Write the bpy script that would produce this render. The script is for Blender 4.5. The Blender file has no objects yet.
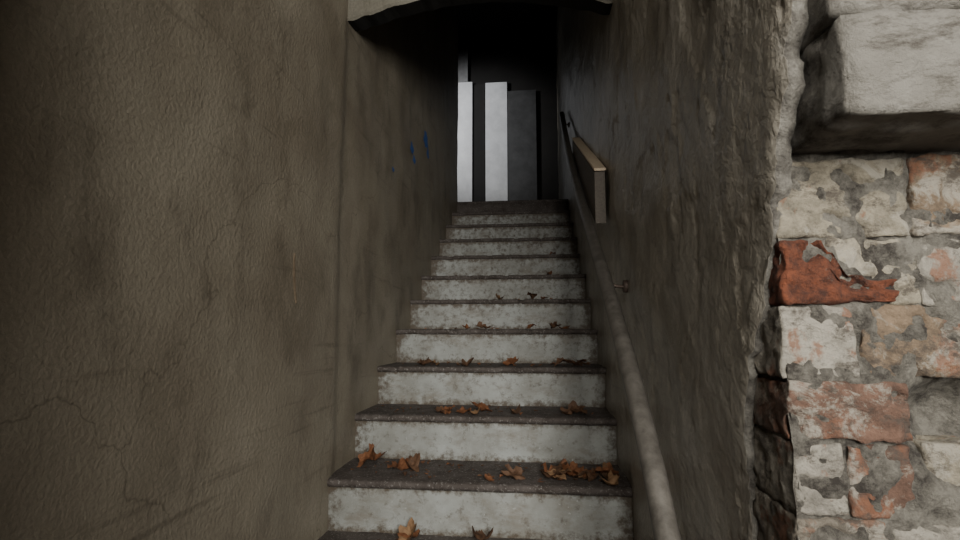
import bpy, bmesh, math, random
from mathutils import Vector, noise, Matrix
random.seed(7)
EYE=0.655
XL,XR=-0.70,0.287
RISE=0.166; Y1=1.73; RUN=0.286; NST=11
LAND_Z=RISE*NST; LAND_Y=Y1+RUN*(NST-1)
END_Y=6.4
col=bpy.context.scene.collection

# ---------------------------------------------------------------- materials
class NT:
    def __init__(s,name):
        s.m=bpy.data.materials.new(name); s.m.use_nodes=True
        s.t=s.m.node_tree; s.b=s.t.nodes['Principled BSDF']
        s.c=s.t.nodes.new('ShaderNodeTexCoord').outputs['Object']
    def n(s,k,**kw):
        nd=s.t.nodes.new(k)
        for a,v in kw.items(): setattr(nd,a,v)
        return nd
    def l(s,a,b): s.t.links.new(a,b)
    def mapping(s,scale,rot=(0,0,0)):
        m=s.n('ShaderNodeMapping'); m.inputs['Scale'].default_value=scale
        m.inputs['Rotation'].default_value=rot
        s.l(s.c,m.inputs['Vector']); return m.outputs[0]
    def noise(s,scale,detail=4,rough=.6,vec=None,dist=0):
        n=s.n('ShaderNodeTexNoise'); n.inputs['Scale'].default_value=scale
        n.inputs['Detail'].default_value=detail; n.inputs['Roughness'].default_value=rough
        n.inputs['Distortion'].default_value=dist
        s.l(vec or s.c,n.inputs['Vector']); return n.outputs['Fac']
    def ramp(s,f,stops):
        r=s.n('ShaderNodeValToRGB'); e=r.color_ramp.elements
        while len(e)<len(stops): e.new(.5)
        for i,(p,c) in enumerate(stops):
            e[i].position=p; e[i].color=(c if isinstance(c,tuple) else (c,c,c))+(1,)
        s.l(f,r.inputs[0]); return r.outputs[0]
    def mix(s,f,a,b,mode='MIX'):
        m=s.n('ShaderNodeMix',data_type='RGBA',blend_type=mode)
        for i,v in ((0,f),(6,a),(7,b)):
            if isinstance(v,tuple): m.inputs[i].default_value=v+(1,)
            elif isinstance(v,(int,float)): m.inputs[i].default_value=v
            else: s.l(v,m.inputs[i])
        return m.outputs[2]
    def math(s,op,a,b=0.0,clamp=False):
        m=s.n('ShaderNodeMath',operation=op); m.use_clamp=clamp
        for i,v in ((0,a),(1,b)):
            if isinstance(v,(int,float)): m.inputs[i].default_value=v
            else: s.l(v,m.inputs[i])
        return m.outputs[0]
    def bump(s,h,st,dist,prev=None):
        b=s.n('ShaderNodeBump'); b.inputs['Strength'].default_value=st
        b.inputs['Distance'].default_value=dist; s.l(h,b.inputs['Height'])
        if prev: s.l(prev,b.inputs['Normal'])
        return b.outputs[0]
    def done(s,colr,rough=.8,nrm=None,metal=0):
        if isinstance(colr,tuple): s.b.inputs['Base Color'].default_value=colr+(1,)
        else: s.l(colr,s.b.inputs['Base Color'])
        if isinstance(rough,(int,float)): s.b.inputs['Roughness'].default_value=rough
        else: s.l(rough,s.b.inputs['Roughness'])
        s.b.inputs['Metallic'].default_value=metal
        if nrm: s.l(nrm,s.b.inputs['Normal'])
        return s.m

def plaster(name,c1,c2,dark,rough=.6,bst=.5,bd=.006,scale=70,light=None,cracks=True,scuff=.5):
    t=NT(name)
    c=t.mix(t.ramp(t.noise(2.2,4,.6),[(.35,0.0),(.68,1.0)]),c1,c2)
    st=t.noise(3,5,.7,t.mapping((1,1.8,1.0)))
    c=t.mix(t.ramp(st,[(.50,0.0),(.74,.6)]),c,dark)
    sc=t.noise(1.6,4,.6,t.mapping((1,1.0,22),(math.radians(-38),0,0)))
    c=t.mix(t.ramp(sc,[(.61,0.0),(.72,scuff)]),c,dark)
    if light:
        lp=t.noise(4.5,6,.7,dist=.6)
        c=t.mix(t.ramp(lp,[(.53,0.0),(.64,.7)]),c,light)
    c=t.mix(.3,c,t.ramp(t.noise(150,2,.6),[(.3,.4),(.7,1.0)]),'MULTIPLY')
    if cracks:
        v=t.n('ShaderNodeTexVoronoi',feature='DISTANCE_TO_EDGE'); v.inputs['Scale'].default_value=.9
        wv=t.n('ShaderNodeVectorMath',operation='ADD')
        nz=t.n('ShaderNodeTexNoise'); nz.inputs['Scale'].default_value=4; nz.inputs['Detail'].default_value=5
        t.l(t.c,nz.inputs['Vector']); sv=t.n('ShaderNodeVectorMath',operation='SCALE'); sv.inputs['Scale'].default_value=.5
        t.l(nz.outputs['Color'],sv.inputs[0]); t.l(t.c,wv.inputs[0]); t.l(sv.outputs[0],wv.inputs[1]); t.l(wv.outputs[0],v.inputs['Vector'])
        cr=t.ramp(v.outputs['Distance'],[(.0,1.0),(.004,0.0)])
        c=t.mix(t.math('MULTIPLY',cr,.5),c,dark)
    b=t.bump(t.noise(scale,4,.6,dist=.3),bst,bd)
    return t.done(c,rough,b)

M_left=plaster('plaster_left',(.24,.203,.15),(.345,.305,.235),(.075,.058,.04),.50,.65,.006,95,scuff=.40)
M_right=plaster('plaster_right',(.28,.25,.20),(.39,.36,.31),(.085,.068,.05),.36,.6,.007,46,light=(.43,.405,.36),scuff=.30)
M_ceil=plaster('plaster_ceiling',(.17,.155,.12),(.24,.22,.18),(.06,.05,.04),.8,.6,.008,60)
M_unlit=plaster('unlit_dark_plaster',(.008,.007,.006),(.016,.014,.012),(.006,.005,.004),.95,.4,.004,50,cracks=False)  # stairwell and lintel-underside darkness put into a near-black plaster colour

def riser_mat():
    t=NT('riser_paint')
    c=t.mix(t.ramp(t.noise(5,5,.65),[(.38,0.0),(.66,1.0)]),(.26,.26,.238),(.385,.40,.385))
    c=t.mix(t.ramp(t.noise(7,6,.75,t.mapping((1,1,2.0))),[(.50,0.0),(.66,.7)]),c,(.19,.165,.13))
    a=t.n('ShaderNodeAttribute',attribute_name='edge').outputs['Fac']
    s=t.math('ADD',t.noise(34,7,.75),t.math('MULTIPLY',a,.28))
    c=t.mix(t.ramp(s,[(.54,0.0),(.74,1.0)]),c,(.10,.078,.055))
    w=t.noise(70,5,.75)
    c=t.mix(t.ramp(w,[(.62,0.0),(.68,.6)]),c,(.48,.50,.48))
    b=t.bump(s,.4,.005)
    return t.done(c,.6,b)
def tread_mat():
    t=NT('tread_gritty_concrete')
    c=t.mix(t.ramp(t.noise(14,6,.7),[(.35,0.0),(.7,1.0)]),(.055,.042,.035),(.13,.11,.10))
    c=t.mix(t.ramp(t.noise(110,3,.7),[(.57,0.0),(.68,.8)]),c,(.32,.30,.28))
    b=t.bump(t.noise(130,4,.7),.9,.006)
    return t.done(c,.8,b)
M_riser=riser_mat(); M_tread=tread_mat()
def brick_mat():
    t=NT('weathered_brick')
    a=t.n('ShaderNodeAttribute',attribute_name='col').outputs['Color']
    c=t.mix(.85,a,t.ramp(t.noise(34,7,.75),[(.32,.25),(.66,1.2)]),'MULTIPLY')
    c=t.mix(t.ramp(t.noise(17,7,.75,dist=.6),[(.50,0.0),(.58,.8)]),c,(.32,.295,.245))
    c=t.mix(t.ramp(t.noise(11,5,.7,t.mapping((1.3,1,1),(0,0,1))),[(.565,0.0),(.62,.75)]),c,(.19,.078,.040))
    c=t.mix(t.ramp(t.noise(15,7,.8,t.mapping((1,1,1.5))),[(.52,0.0),(.61,.85)]),c,(.06,.048,.038))
    b=t.bump(t.noise(42,7,.75),.9,.012)
    return t.done(c,.85,b)
M_brick=brick_mat()
def red_mat():
    t=NT('fresh_broken_red_brick')
    c=t.mix(t.ramp(t.noise(45,7,.78),[(.38,0.0),(.66,1.0)]),(.055,.02,.012),(.25,.072,.030))
    c=t.mix(t.ramp(t.noise(24,6,.75),[(.60,0.0),(.66,.8)]),c,(.24,.19,.15))
    b=t.bump(t.noise(50,7,.75),1.0,.018)
    return t.done(c,.9,b)
M_red=red_mat()
def mortar_mat(name,a,b_):
    t=NT(name)
    c=t.mix(t.ramp(t.noise(26,7,.75),[(.38,0.0),(.62,1.0)]),a,b_)
    b=t.bump(t.noise(50,7,.8),1.0,.018)
    return t.done(c,.9,b)
M_mortar=mortar_mat('crumbling_mortar',(.045,.037,.03),(.27,.25,.21))
M_pedge=mortar_mat('broken_plaster_edge',(.07,.06,.05),(.31,.29,.25))
def stone_mat():
    t=NT('concrete_block')
    c=t.mix(t.ramp(t.noise(9,6,.7),[(.3,0.0),(.7,1.0)]),(.13,.118,.098),(.26,.245,.215))
    c=t.mix(t.ramp(t.noise(10,8,.8,t.mapping((1,1,2.5))),[(.48,0.0),(.60,.85)]),c,(.055,.045,.036))
    b=t.bump(t.noise(24,8,.75),1.0,.018)
    return t.done(c,.85,b)
M_stone=stone_mat()
def simple(name,c1,c2,rough,scale=20,bs=.4,metal=0,mp=(1,1,1)):
    t=NT(name); f=t.noise(scale,5,.7,t.mapping(mp))
    return t.done(t.mix(t.ramp(f,[(.35,0.0),(.68,1.0)]),c1,c2),rough,t.bump(f,bs,.003),metal)
M_pipe=simple('worn_grey_pipe_paint',(.065,.058,.05),(.135,.123,.108),.42,25,.4,.1)
M_iron=simple('rusty_iron',(.06,.04,.03),(.16,.12,.1),.6,60,.5,.5)
M_wood=simple('bare_pale_wood',(.60,.47,.33),(.78,.65,.48),.6,30,.3,0,(6,1,6))
M_woodg=simple('grey_weathered_wood',(.09,.075,.06),(.18,.155,.13),.7,30,.4,0,(6,1,6))
M_white=simple('white_door_paint',(.50,.505,.51),(.64,.645,.65),.5,6,.15)
M_grey=simple('shaded_door_tone',(.030,.030,.030),(.055,.055,.055),.6,8,.15)
M_strip=simple('grey_wall_strip_paint',(.12,.12,.12),(.20,.20,.20),.7,8,.15)
M_black=simple('doorway_gap_shade',(.008,.007,.006),(.012,.011,.01),.9,8,.1)
M_leafs=[simple('dry_leaf_rust',(.13,.048,.02),(.27,.115,.05),.7,70,.5),
         simple('dry_leaf_brown',(.075,.036,.019),(.16,.085,.045),.75,70,.5),
         simple('dry_leaf_tan',(.20,.11,.055),(.33,.20,.105),.7,70,.5)]
M_blue=simple('blue_paint_smear',(.03,.10,.34),(.07,.18,.5),.6,80,.3)
M_gouge=simple('gouged_plaster_core',(.15,.11,.07),(.24,.18,.12),.9,80,.5)

# ---------------------------------------------------------------- mesh helpers
def obj(name,verts,faces,mats,smooth=True,parent=None,fm=None):
    me=bpy.data.meshes.new(name); me.from_pydata([tuple(v) for v in verts],[],faces); me.update()
    for m in (mats if isinstance(mats,(list,tuple)) else [mats]): me.materials.append(m)
    if smooth: me.polygons.foreach_set('use_smooth',[True]*len(me.polygons))
    if fm: me.polygons.foreach_set('material_index',fm)
    o=bpy.data.objects.new(name,me); col.objects.link(o)
    if parent: o.parent=parent
    return o
def empty(name,loc=(0,0,0)):
    e=bpy.data.objects.new(name,None); e.empty_display_size=.1; col.objects.link(e); return e
def grid(nu,nv,f):
    vs=[f(i/nu,j/nv) for j in range(nv+1) for i in range(nu+1)]
    fs=[(j*(nu+1)+i,j*(nu+1)+i+1,(j+1)*(nu+1)+i+1,(j+1)*(nu+1)+i) for j in range(nv) for i in range(nu)]
    return vs,fs
def fbm(p,o=4): return noise.fractal(Vector(p),1.0,2.0,o)
def rbox(lo,hi,r,amp=0.0,freq=20,seed=0,cell=.02):
    lo=Vector(lo);hi=Vector(hi);c=(lo+hi)/2;h=(hi-lo)/2
    idx={};V=[];F=[]
    def add(p):
        k=tuple(round(x,5) for x in p)
        if k not in idx:
            idx[k]=len(V); V.append(Vector(p))
        return idx[k]
    for ax in range(3):
        a,b=[(1,2),(2,0),(0,1)][ax]
        na=max(2,min(60,int(2*h[a]/cell)));nb=max(2,min(60,int(2*h[b]/cell)))
        for sg in (-1,1):
            for i in range(na):
                for j in range(nb):
                    q=[]
                    for (di,dj) in ((0,0),(1,0),(1,1),(0,1)):
                        p=[0,0,0];p[ax]=sg*h[ax];p[a]=-h[a]+2*h[a]*(i+di)/na;p[b]=-h[b]+2*h[b]*(j+dj)/nb
                        q.append(add(p))
                    F.append(tuple(q if sg>0 else q[::-1]))
    out=[]
    for p in V:
        inn=Vector([max(-(h[k]-r),min(h[k]-r,p[k])) for k in range(3)])
        d=p-inn
        if d.length>1e-9: d=d.normalized()*min(r,d.length)
        w=inn+d+c
        if amp:
            s=Vector((seed*3.7,seed*1.3,seed*2.1))
            w=w+Vector((fbm(w*freq+s),fbm(w*freq+s+Vector((9,3,1))),fbm(w*freq+s+Vector((2,17,5)))))*amp
        out.append(w)
    return out,F
def merge(parts):
    V=[];F=[];M=[]
    for v,f,m in parts:
        o=len(V);V+=list(v);F+=[tuple(i+o for i in q) for q in f];M+=[m]*len(f)
    return V,F,M
def tube(pts,r,seg=16):
    pts=[Vector(p) for p in pts];V=[];F=[]
    for i,p in enumerate(pts):
        t=(pts[min(i+1,len(pts)-1)]-pts[max(i-1,0)]).normalized()
        a=t.cross(Vector((1,0,0)));
        if a.length<.1: a=t.cross(Vector((0,0,1)))
        a.normalize(); b=t.cross(a)
        for k in range(seg):
            an=2*math.pi*k/seg; V.append(p+(a*math.cos(an)+b*math.sin(an))*r)
    for i in range(len(pts)-1):
        for k in range(seg):
            F.append((i*seg+k,i*seg+(k+1)%seg,(i+1)*seg+(k+1)%seg,(i+1)*seg+k))
    F.append(tuple(range(seg))[::-1]); F.append(tuple((len(pts)-1)*seg+k for k in range(seg)))
    return V,F
def smoothpath(P,n=8):
    out=[];P=[Vector(p) for p in P]
    for i in range(len(P)-1):
        p0=P[max(i-1,0)];p1=P[i];p2=P[i+1];p3=P[min(i+2,len(P)-1)]
        for k in range(n):
            t=k/n
            out.append(.5*((2*p1)+(p2-p0)*t+(2*p0-5*p1+4*p2-p3)*t*t+(3*p1-p0-3*p2+p3)*t**3))
    out.append(P[-1]); return out

# ---------------------------------------------------------------- walls
def wlx(y,z):
    step=.012*(1/(1+math.exp(-(y-1.79)*80)))
    return XL+fbm((y*2.5,z*2.5,1),3)*.007+fbm((y*12,z*12,5),2)*.0009-step
def wl(u,v):
    y=-0.6+(4.62+0.6)*u; z=-.02+4.6*v
    return Vector((wlx(y,z),y,z))
v,f=grid(300,240,wl); obj('wall_left',v,[q[::-1] for q in f],M_left)

def edge(z):
    zz=z-EYE
    pts=[(-.7,.80),(-.24,.80),(-.1,.775),(.02,.72),(.10,.69),(.2,.655),(.38,.59),(1.0,.50),(4,.5)]
    for (a,ya),(b,yb) in zip(pts,pts[1:]):
        if zz<=b:
            t=max(0,(zz-a)/(b-a)); y=ya+(yb-ya)*t; break
    else: y=.5
    return y+fbm((z*22,3,8),5)*.012+noise.cell(Vector((z*45,1,1)))*.008
def wr(u,v):
    z=-.02+4.6*(v**1.3); e=edge(z); y=e+(END_Y-e)*(u**1.6)
    d=math.exp(-(y-e)*60)*.004
    q=fbm((y*5,z*4,21),5); fl=.0028 if q>.16 else 0
    return Vector((XR+fbm((y*3,z*3,11),3)*.009+fbm((y*13,z*9,5),3)*.0024+d+fl,y,z))
v,f=grid(380,460,wr)
n=len(v); W=381; fm=[0]*len(f)
for j in range(461):
    p=v[j*W]; v.append(Vector((p.x+.008,p.y-.002+fbm((p.z*50,1,2))*.005,p.z)))
for j in range(461):
    p=v[j*W]; v.append(Vector((p.x+.022,p.y+.008+fbm((p.z*40,7,2))*.008,p.z)))
for j in range(460):
    f.append((n+j,j*W,(j+1)*W,n+j+1)); f.append((n+461+j,n+j,n+j+1,n+461+j+1)); fm+=[1,1]
obj('wall_right',v,f,[M_right,M_pedge],fm=fm)

v,f=grid(60,60,lambda u,w:Vector((XL-.3+2.6*u,-2.2+4.0*w,fbm((u*20,w*20,2))*.002)))
obj('floor',v,f,M_tread)
v,f=rbox((XL-1.1,LAND_Y,LAND_Z-.16),(XR+.02,END_Y+.1,LAND_Z),.004,cell=.1)
obj('floor_landing',v,f,M_tread)

def lint():
    N=90
    def zb(x):
        t=(x-XL)/(XR-XL); a=max(0,min(1,(t-.02)/.96))
        return EYE+1.178+.085*math.sin(math.pi*a)**.9+fbm((x*16,1,1),5)*.007
    ya,yb=1.79,1.90
    V=[];F=[];M=[]
    for i in range(N+1):
        x=XL-.02+(XR-XL+.04)*i/N; b=zb(x)
        V+= [(x,ya+fbm((x*8,2,2))*.01,2.45),(x,ya+fbm((x*8,2,6))*.012,b+.10),(x,ya+fbm((x*12,2,2))*.006,b+.008),(x,ya+.008,b),(x,yb,b+.02),(x,yb,3.3)]
    for i in range(N):
        for k in range(5):
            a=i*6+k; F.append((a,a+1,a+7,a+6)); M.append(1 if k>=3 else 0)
    return V,F,M
v,f,m=lint(); obj('lintel_arch',v,f,[M_ceil,M_unlit],smooth=False,fm=m)
v,f=grid(20,20,lambda a,b:Vector((XL-.02+(XR-XL+.04)*a,-.6+2.45*b,2.40+fbm((a*5,b*5,1))*.01)))
obj('ceiling',v,[q[::-1] for q in f],M_ceil)
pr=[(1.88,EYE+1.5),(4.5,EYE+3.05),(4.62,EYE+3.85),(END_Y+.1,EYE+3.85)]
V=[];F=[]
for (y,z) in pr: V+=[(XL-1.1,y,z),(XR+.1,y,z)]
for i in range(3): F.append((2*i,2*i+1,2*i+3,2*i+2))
obj('ceiling_stairwell',V,F,M_unlit,smooth=False)

def box(lo,hi,m,name,parent=None,r=.003,cell=.2,**k):
    v,f=rbox(lo,hi,r,cell=cell,**k); return obj(name,v,f,m,parent=parent,smooth=False)
box((XL-1.1,4.50,LAND_Z-.1),(XL-.02,4.62,EYE+3.9),M_unlit,'wall_hall_near')
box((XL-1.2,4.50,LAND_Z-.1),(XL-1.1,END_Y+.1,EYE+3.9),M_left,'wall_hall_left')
box((XL-1.1,END_Y+.06,LAND_Z-.1),(XR+.1,END_Y+.16,EYE+3.9),M_unlit,'wall_end')

d=empty('door_1')
box((-1.02,END_Y-.02,LAND_Z),(-.80,END_Y+.058,EYE+3.22),M_white,'jamb_board',d,cell=.1)
box((-1.02,END_Y-.015,EYE+3.225),(-.86,END_Y+.058,EYE+3.70),M_strip,'jamb_upper',d,cell=.1)
box((-.79,END_Y+.02,LAND_Z+.005),(-.64,END_Y+.055,EYE+3.2),M_black,'gap_shade_panel',d,cell=.1)  # black panel painted as the shade inside the open door gap
box((-.630,END_Y-.01,LAND_Z+.01),(-.35,END_Y+.03,EYE+3.20),M_white,'leaf_white',d,cell=.1)
box((-.345,END_Y+.0,LAND_Z+.01),(.02,END_Y+.035,EYE+3.08),M_grey,'leaf_shaded',d,cell=.1)  # shaded stretch beside the lit leaf, painted in as a darker leaf

# ---------------------------------------------------------------- staircase
st=empty('staircase')
for n_ in range(1,NST+1):
    y=Y1+RUN*(n_-1); zt=RISE*n_
    def rf(u,w):
        x=XL-.014+(XR-XL+.026)*u; z=zt-RISE-.01+(RISE-.012)*w
        return Vector((x,y+.014+fbm((x*12,z*12,n_))*.0025,z))
    v,f=grid(120,22,rf)
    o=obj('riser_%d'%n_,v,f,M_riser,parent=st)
    at=o.data.attributes.new('edge','FLOAT','POINT')
    for k,p in enumerate(v):
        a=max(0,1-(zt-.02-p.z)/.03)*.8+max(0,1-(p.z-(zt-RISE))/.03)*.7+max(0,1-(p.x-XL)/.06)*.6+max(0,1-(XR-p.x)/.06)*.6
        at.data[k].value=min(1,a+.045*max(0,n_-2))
    def tf(u,w):
        x=XL-.014+(XR-XL+.026)*u
        prof=[(.016,-.024),(.0,-.023),(-.004,-.012),(-.003,-.004),(.004,0),(.02,0.001),(.08,0),(.16,0),(.24,0),(RUN+.02,0)]
        a,b=prof[int(round(w*9))]
        ch=max(0,fbm((x*18,n_*5,3),5)-.08)*.022 if a<.03 else 0
        return Vector((x,y+a+fbm((x*10,n_,a*8))*.003+ch,zt+b+fbm((x*9,a*9,n_))*.0015-ch*.4))
    v,f=grid(180,9,tf)
    obj('tread_%d'%n_,v,f,M_tread,parent=st)

# ---------------------------------------------------------------- handrail pipe
hr=empty('handrail')
P=[(.210,.55,-.62),(.210,.75,-.50),(.210,.932,-.345),(.210,1.05,-.232),(.210,1.3,-.05),(.210,1.74,.22),(.210,2.73,.80),(.222,3.7,1.42),(.235,4.35,1.86)]
P=[(x,y,z+EYE) for x,y,z in P]
v,f=tube(smoothpath(P,8),.0215,20); obj('pipe',v,f,M_pipe,parent=hr)
for (x,y,z) in ((.212,1.70,.197),(.215,2.95,.94),(.23,4.2,1.755),(.212,.95,-.33)):
    z+=EYE
    v,f=tube(smoothpath([(x+.008,y,z-.015),(x+.02,y,z-.045),(x+.05,y,z-.055),(XR+.012,y,z-.055)],5),.006,10)
    v2,f2=tube([(XR-.012,y,z-.055),(XR+.012,y,z-.055)],.020,18)
    V,F,M=merge([(v,f,0),(v2,f2,0)]); obj('bracket',V,F,M_iron,parent=hr)

wr_=empty('wooden_board_rail')
def board(name,ya,yb,za,zb,x0,x1,h,m):
    V=[];F=[];N=14
    for i in range(N+1):
        t=i/N;y=ya+(yb-ya)*t;z=za+(zb-za)*t+EYE
        for (x,dz) in ((x0,0),(x1,0),(x1,-h),(x0,-h)):
            V.append((x,y,z+dz+fbm((y*9,x*9,1))*.002))
    for i in range(N):
        for k in range(4): F.append((i*4+k,i*4+(k+1)%4,(i+1)*4+(k+1)%4,(i+1)*4+k))
    F.append((3,2,1,0));F.append((N*4,N*4+1,N*4+2,N*4+3))
    o=obj(name,V,F,m,smooth=False,parent=wr_)
    b=o.modifiers.new('bev','BEVEL');b.width=.003;b.segments=2;b.limit_method='ANGLE'
board('cap',2.08,3.25,.655,1.23,.236,.284,.012,M_wood)
board('side_board',2.09,3.24,.643,1.209,.238,.281,.215,M_woodg)

# ---------------------------------------------------------------- broken brick jamb on the right
bw=empty('wall_brick_jamb')
def mf(u,w):
    x=.300+.75*u; z=-.01+1.9*w
    dx=(x-.50)/.06; dz=(z-EYE+.105)/.055
    hole=.07*math.exp(-(dx*dx+dz*dz)**1.5)
    return Vector((x,.678+fbm((x*26,z*26,4),5)*.010+hole,z))
v,f=grid(160,380,mf)
obj('mortar_bed',v,f,M_mortar,parent=bw)
def ms(u,w):
    y=.68+.25*u; z=-.01+1.9*w
    return Vector((.303+fbm((y*30,z*30,9),5)*.005,y,z))
v,f=grid(50,300,ms)
obj('mortar_return',v,[q[::-1] for q in f],M_pedge,parent=bw)
box((.33,.77,-.02),(1.6,1.3,2.42),M_mortar,'core',bw,cell=.3)
C={'c':(.30,.262,.195),'w':(.33,.30,.25),'o':(.24,.17,.11),'r':(.16,.088,.060),'g':(.20,.172,.135)}
rows=[
 (.116,.214,[(.300,.450,'c',0),(.457,.60,'o',-.002),(.61,.74,'c',0),(.75,.9,'o',0)]),
 (.034,.112,[(.404,.456,'c',.002),(.458,.550,'w',0),(.555,.66,'o',0),(.67,.8,'c',0),(.81,.95,'g',0)]),
 (-.056,.030,[(.296,.380,'w',0),(.388,.50,'o',.003),(.51,.64,'c',0),(.65,.8,'g',0)]),
 (-.127,-.060,[(.298,.430,'r',-.003),(.575,.7,'r',0),(.71,.85,'c',0)]),
 (-.214,-.132,[(.300,.356,'w',.002),(.362,.43,'r',.003),(.45,.53,'c',.012),(.54,.68,'o',0),(.69,.85,'c',0)]),
 (-.302,-.219,[(.300,.40,'g',.002),(.406,.52,'w',0),(.53,.67,'c',0),(.68,.82,'r',0)]),
]
z=-.306;k=0
while z-.08>-.66:
    rows.append((z-.082,z,[(.300,.38+.05*(k%2),'gcro'[k%4],0),(.386+.05*(k%2),.53,'wcg'[k%3],0),(.54,.68,'c',0),(.69,.83,'o',0)]));z-=.088;k+=1
z=.56
while z<1.7:
    rows.append((z,z+.08,[(.302,.44,'c',0),(.45,.58,'g',0),(.59,.72,'o',0),(.73,.87,'c',0)]));z+=.088
parts=[];cols=[];s=0
for z0,z1,bs in rows:
    for x0,x1,c,off in bs:
        s+=1
        jz=random.uniform(-.002,.002)
        cell=.0045 if x0<.56 and -.32<z0<.25 else .012
        v,f=rbox((x0,.674+off,z0+jz+EYE),(x1,.80,z1+jz+EYE),.002,amp=.0038,freq=48,seed=s,cell=cell)
        nv=[]
        for p in v:
            sp=max(0,fbm((p.x*22+s,p.z*26,s),5)-.14)*.034
            nv.append(Vector((p.x,min(p.y+sp,.82),p.z)))
        parts.append((nv,f,0)); cc=C[c]; q=random.uniform(.85,1.12)
        cols+= [(cc[0]*q,cc[1]*q,cc[2]*q,1)]*len(v)
V,F,M=merge(parts); o=obj('bricks',V,F,M_brick,parent=bw)
at=o.data.attributes.new('col','FLOAT_COLOR','POINT')
at.data.foreach_set('color',[x for c in cols for x in c])
v,f=rbox((.298,.666,.032+EYE),(.428,.79,.110+EYE),.006,amp=.006,freq=38,seed=99,cell=.004)
nv=[]
for p in v:
    t=max(0,min(1,(p.x-.346+fbm((p.x*45,p.z*45,3))*.012)/.07)); zb=.036+EYE
    sp=max(0,fbm((p.x*30,p.z*30,16),5)-.12)*.030
    nv.append(Vector((max(p.x,.297),p.y+.004*t+sp,zb+(p.z-zb)*(1-.66*min(1,t*1.6)**.8))))
obj('red_brick_broken',nv,f,M_red,parent=bw)
v,f=rbox((.356,.676,.062+EYE),(.408,.78,.114+EYE),.004,amp=.007,freq=34,seed=77,cell=.005)
o=obj('cream_fragment',v,f,M_brick,parent=bw)
at=o.data.attributes.new('col','FLOAT_COLOR','POINT'); at.data.foreach_set('color',[.33,.29,.22,1]*len(v))

v,f=rbox((.320,.548,.222+EYE),(1.3,.95,.335+EYE),.004,amp=.007,freq=22,seed=5,cell=.010)
v2,f2=rbox((.316,.550,.331+EYE),(1.3,.95,.56+EYE),.004,amp=.007,freq=22,seed=8,cell=.010)
V,F,M=merge([(v,f,0),(v2,f2,0)]); obj('concrete_block',V,F,M_stone,parent=bw)

# unseen wall and header added behind the camera to shade the near left
box((XL-.3,-.42,-.02),(-.07,-.16,2.42),M_left,'occluder_left',cell=.2)
box((-.07,-.42,1.95),(1.6,-.16,2.42),M_left,'occluder_top',cell=.2)

# ---------------------------------------------------------------- marks on left wall
V=[];F=[];N=16
for i in range(N+1):
    t=i/N; z=EYE+.225-.145*t; w_=.011*math.sin(math.pi*min(1,t*.9+.05))**.8*(1+.3*noise.noise(Vector((t*9,1,1))))
    yc=1.43+.012*t*t+.003*noise.noise(Vector((t*5,2,2)))
    x0=wlx(yc,z)
    V+=[Vector((x0-.001,yc-w_,z)),Vector((x0+.004,yc,z)),Vector((x0-.001,yc+w_,z))]
for i in range(N):
    for k in range(2): F.append((i*3+k,i*3+k+1,i*3+k+4,i*3+k+3))
obj('plaster_gouge',V,[q[::-1] for q in F],M_gouge)
parts=[]
for (y,z,r) in ((2.84,1.05,.036),(2.90,1.0,.024),(3.2,1.24,.046),(3.27,1.17,.028),(2.45,.80,.014)):
    vs=[Vector((wlx(y,z+EYE)+.007,y,z+EYE))]
    for k in range(14):
        a=2*math.pi*k/14; rr=r*(.8+.7*noise.noise(Vector((k*.7,y,z))))
        yy=y+math.cos(a)*rr*1.6; zz=z+EYE+math.sin(a)*rr*1.35
        vs.append(Vector((wlx(yy,zz)+.006,yy,zz)))
    parts.append((vs,[(0,k+1,(k+1)%14+1) for k in range(14)],0))
V,F,M=merge(parts); obj('blue_paint_marks',V,F,M_blue)

# ---------------------------------------------------------------- fallen leaves
parts=[]
def leaf(x,y,z,r,mi,tilt=.5):
    N=30;R=4;sd=random.uniform(0,50)
    ca=random.uniform(1.0,4.5); cb=random.uniform(-2,4); nar=random.uniform(.55,.95)
    vs=[Vector((0,0,0))]
    for j in range(1,R+1):
        for k in range(N):
            a=2*math.pi*k/N
            lob=.70+.30*abs(math.cos(2.5*a))**.8+.06*math.cos(11*a)
            if abs(a-math.pi)<.25: lob*=.55
            rr=r*lob*j/R
            px,py=math.cos(a)*rr*1.3,math.sin(a)*rr*nar
            pz=ca*py*py/r*.35+cb*px*px/r*.10+noise.noise(Vector((px*50,py*50,sd)))*r*.42
            vs.append(Vector((px,py,pz)))
    fs=[(0,1+k,1+(k+1)%N) for k in range(N)]
    for j in range(R-1):
        for k in range(N):
            a=1+j*N;fs.append((a+k,a+N+k,a+N+(k+1)%N,a+(k+1)%N))
    b=len(vs)
    for q in ((-r*.3,.0008),(-r*.3,-.0008),(-r*2.0,-.0006),(-r*2.0,.0006)): vs.append(Vector((q[0],q[1],r*.1+abs(q[0])*.1)))
    fs.append((b,b+1,b+2,b+3))
    m=Matrix.Rotation(random.uniform(0,6.28),3,'Z')@Matrix.Rotation(random.uniform(-tilt,tilt),3,'X')@Matrix.Rotation(random.uniform(-tilt,tilt),3,'Y')
    vs=[m@p for p in vs]; mz=min(p.z for p in vs)
    parts.append(([p+Vector((x,y,z-mz+.0015)) for p in vs],fs,mi))
def lv(n_,x,dy,r,count=1,sx=.02,sy=.03,tilt=.36):
    yb=Y1+RUN*(n_-1)
    for i in range(count):
        leaf(max(XL+.06,min(XR-.06,x+random.gauss(0,sx))),yb+max(.035,min(RUN-.055,dy+random.gauss(0,sy))),RISE*n_,r*random.uniform(.75,1.15),random.choice((0,0,1,1,2)),tilt)
leaf(-.40,1.655,0,.046,2,.6); leaf(-.405,1.67,0,.034,0,.5); leaf(-.175,1.665,0,.040,1,.6); leaf(-.50,1.60,0,.030,1,.4)
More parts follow.
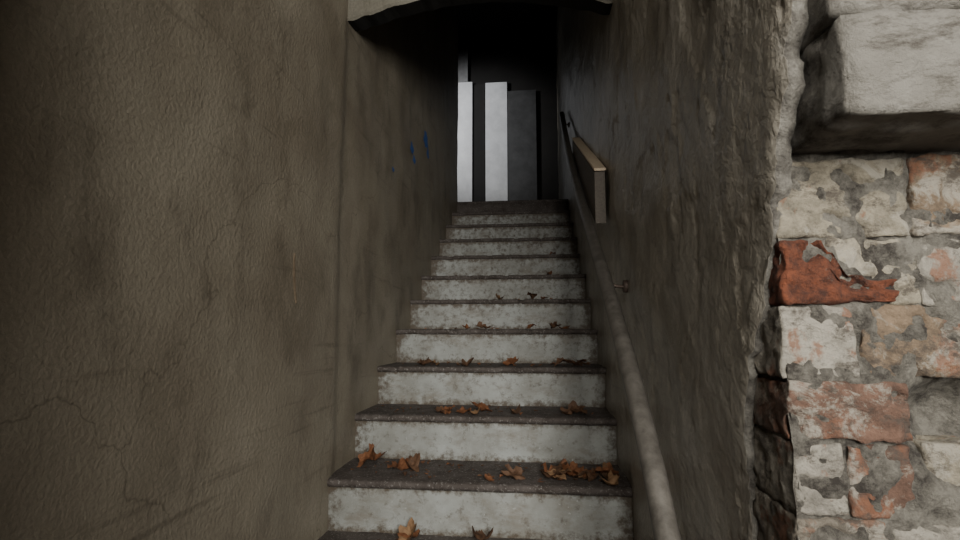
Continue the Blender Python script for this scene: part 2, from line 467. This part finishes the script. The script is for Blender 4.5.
lv(1,-.615,.19,.048,2,.010,.02,.9); lv(1,-.45,.12,.036,2); lv(1,-.47,.16,.022,1); lv(1,-.08,.10,.036,2,.02,.02)
lv(1,.06,.10,.040,6,.03,.03); lv(1,.15,.10,.038,7,.04,.03); lv(1,.22,.08,.034,3); lv(1,-.2,.06,.016,2,.03)
lv(2,-.38,.06,.030,3,.03,.02); lv(2,-.25,.06,.034,3,.02,.02); lv(2,-.09,.06,.026,1); lv(2,.13,.07,.036,3,.02,.02)
lv(3,-.48,.07,.036,3,.02,.02); lv(3,-.31,.06,.034,1); lv(3,-.10,.06,.030,1); lv(3,.12,.07,.034,3,.03,.02); lv(3,.20,.08,.034,1)
lv(4,-.30,.05,.030,3,.05,.02); lv(4,.01,.05,.034,1); lv(4,.10,.05,.032,2,.03,.02)
lv(5,.0,.04,.032,2,.05,.02); lv(5,-.2,.04,.026,1); lv(6,.03,.04,.026,2,.06,.02); lv(7,.1,.04,.024,1); lv(8,-.1,.05,.02,1)
for i in range(260):
    n_=random.choice((0,1,1,1,2,2,3,3,4,5,6))
    x=random.uniform(XL+.03,XR-.03); yb=Y1+RUN*(n_-1)+random.uniform(.03,RUN-.03)
    if n_==0: yb=random.uniform(1.4,1.68)
    leaf(x,yb,RISE*n_,random.uniform(.003,.010),random.choice((0,1,1)),.3)
V,F,M=merge(parts); obj('fallen_leaves',V,F,M_leafs,fm=M)

# ---------------------------------------------------------------- light
def area(name,loc,tgt,sx,sy,e,c):
    l=bpy.data.lights.new(name,'AREA');l.shape='RECTANGLE';l.size=sx;l.size_y=sy;l.energy=e;l.color=c
    o=bpy.data.objects.new(name,l);col.objects.link(o);o.location=loc
    o.rotation_euler=(Vector(tgt)-Vector(loc)).to_track_quat('-Z','Y').to_euler();return o
area('daylight_doorway',(.52,-1.30,1.20),(-.35,1.9,.85),.68,.8,94,(1.0,.98,.915))
area('right_wall_fill',(.06,-.62,1.50),(.25,1.3,1.25),.16,.35,12,(1.0,.97,.91))  # fill lamp added to brighten the right wall and give it sheen
l=bpy.data.lights.new('hall_window_light','SPOT');l.energy=105;l.spot_size=math.radians(70);l.spot_blend=.6;l.shadow_soft_size=.15;l.color=(.97,.98,1)
o=bpy.data.objects.new('hall_window_light',l);col.objects.link(o);o.location=(-1.45,5.0,EYE+2.9)
o.rotation_euler=(Vector((-.85,END_Y,EYE+2.6))-o.location).to_track_quat('-Z','Y').to_euler()
w=bpy.data.worlds.new('World');bpy.context.scene.world=w;w.use_nodes=True
w.node_tree.nodes['Background'].inputs[0].default_value=(.95,.95,1,1);w.node_tree.nodes['Background'].inputs[1].default_value=.025

cd=bpy.data.cameras.new('Camera');cd.sensor_width=36;cd.lens=19.5;cd.clip_start=.02
cam=bpy.data.objects.new('Camera',cd);col.objects.link(cam);cam.location=(0,0,EYE)
cam.rotation_euler=(math.radians(96.7),0,math.radians(6.25))
bpy.context.scene.camera=cam
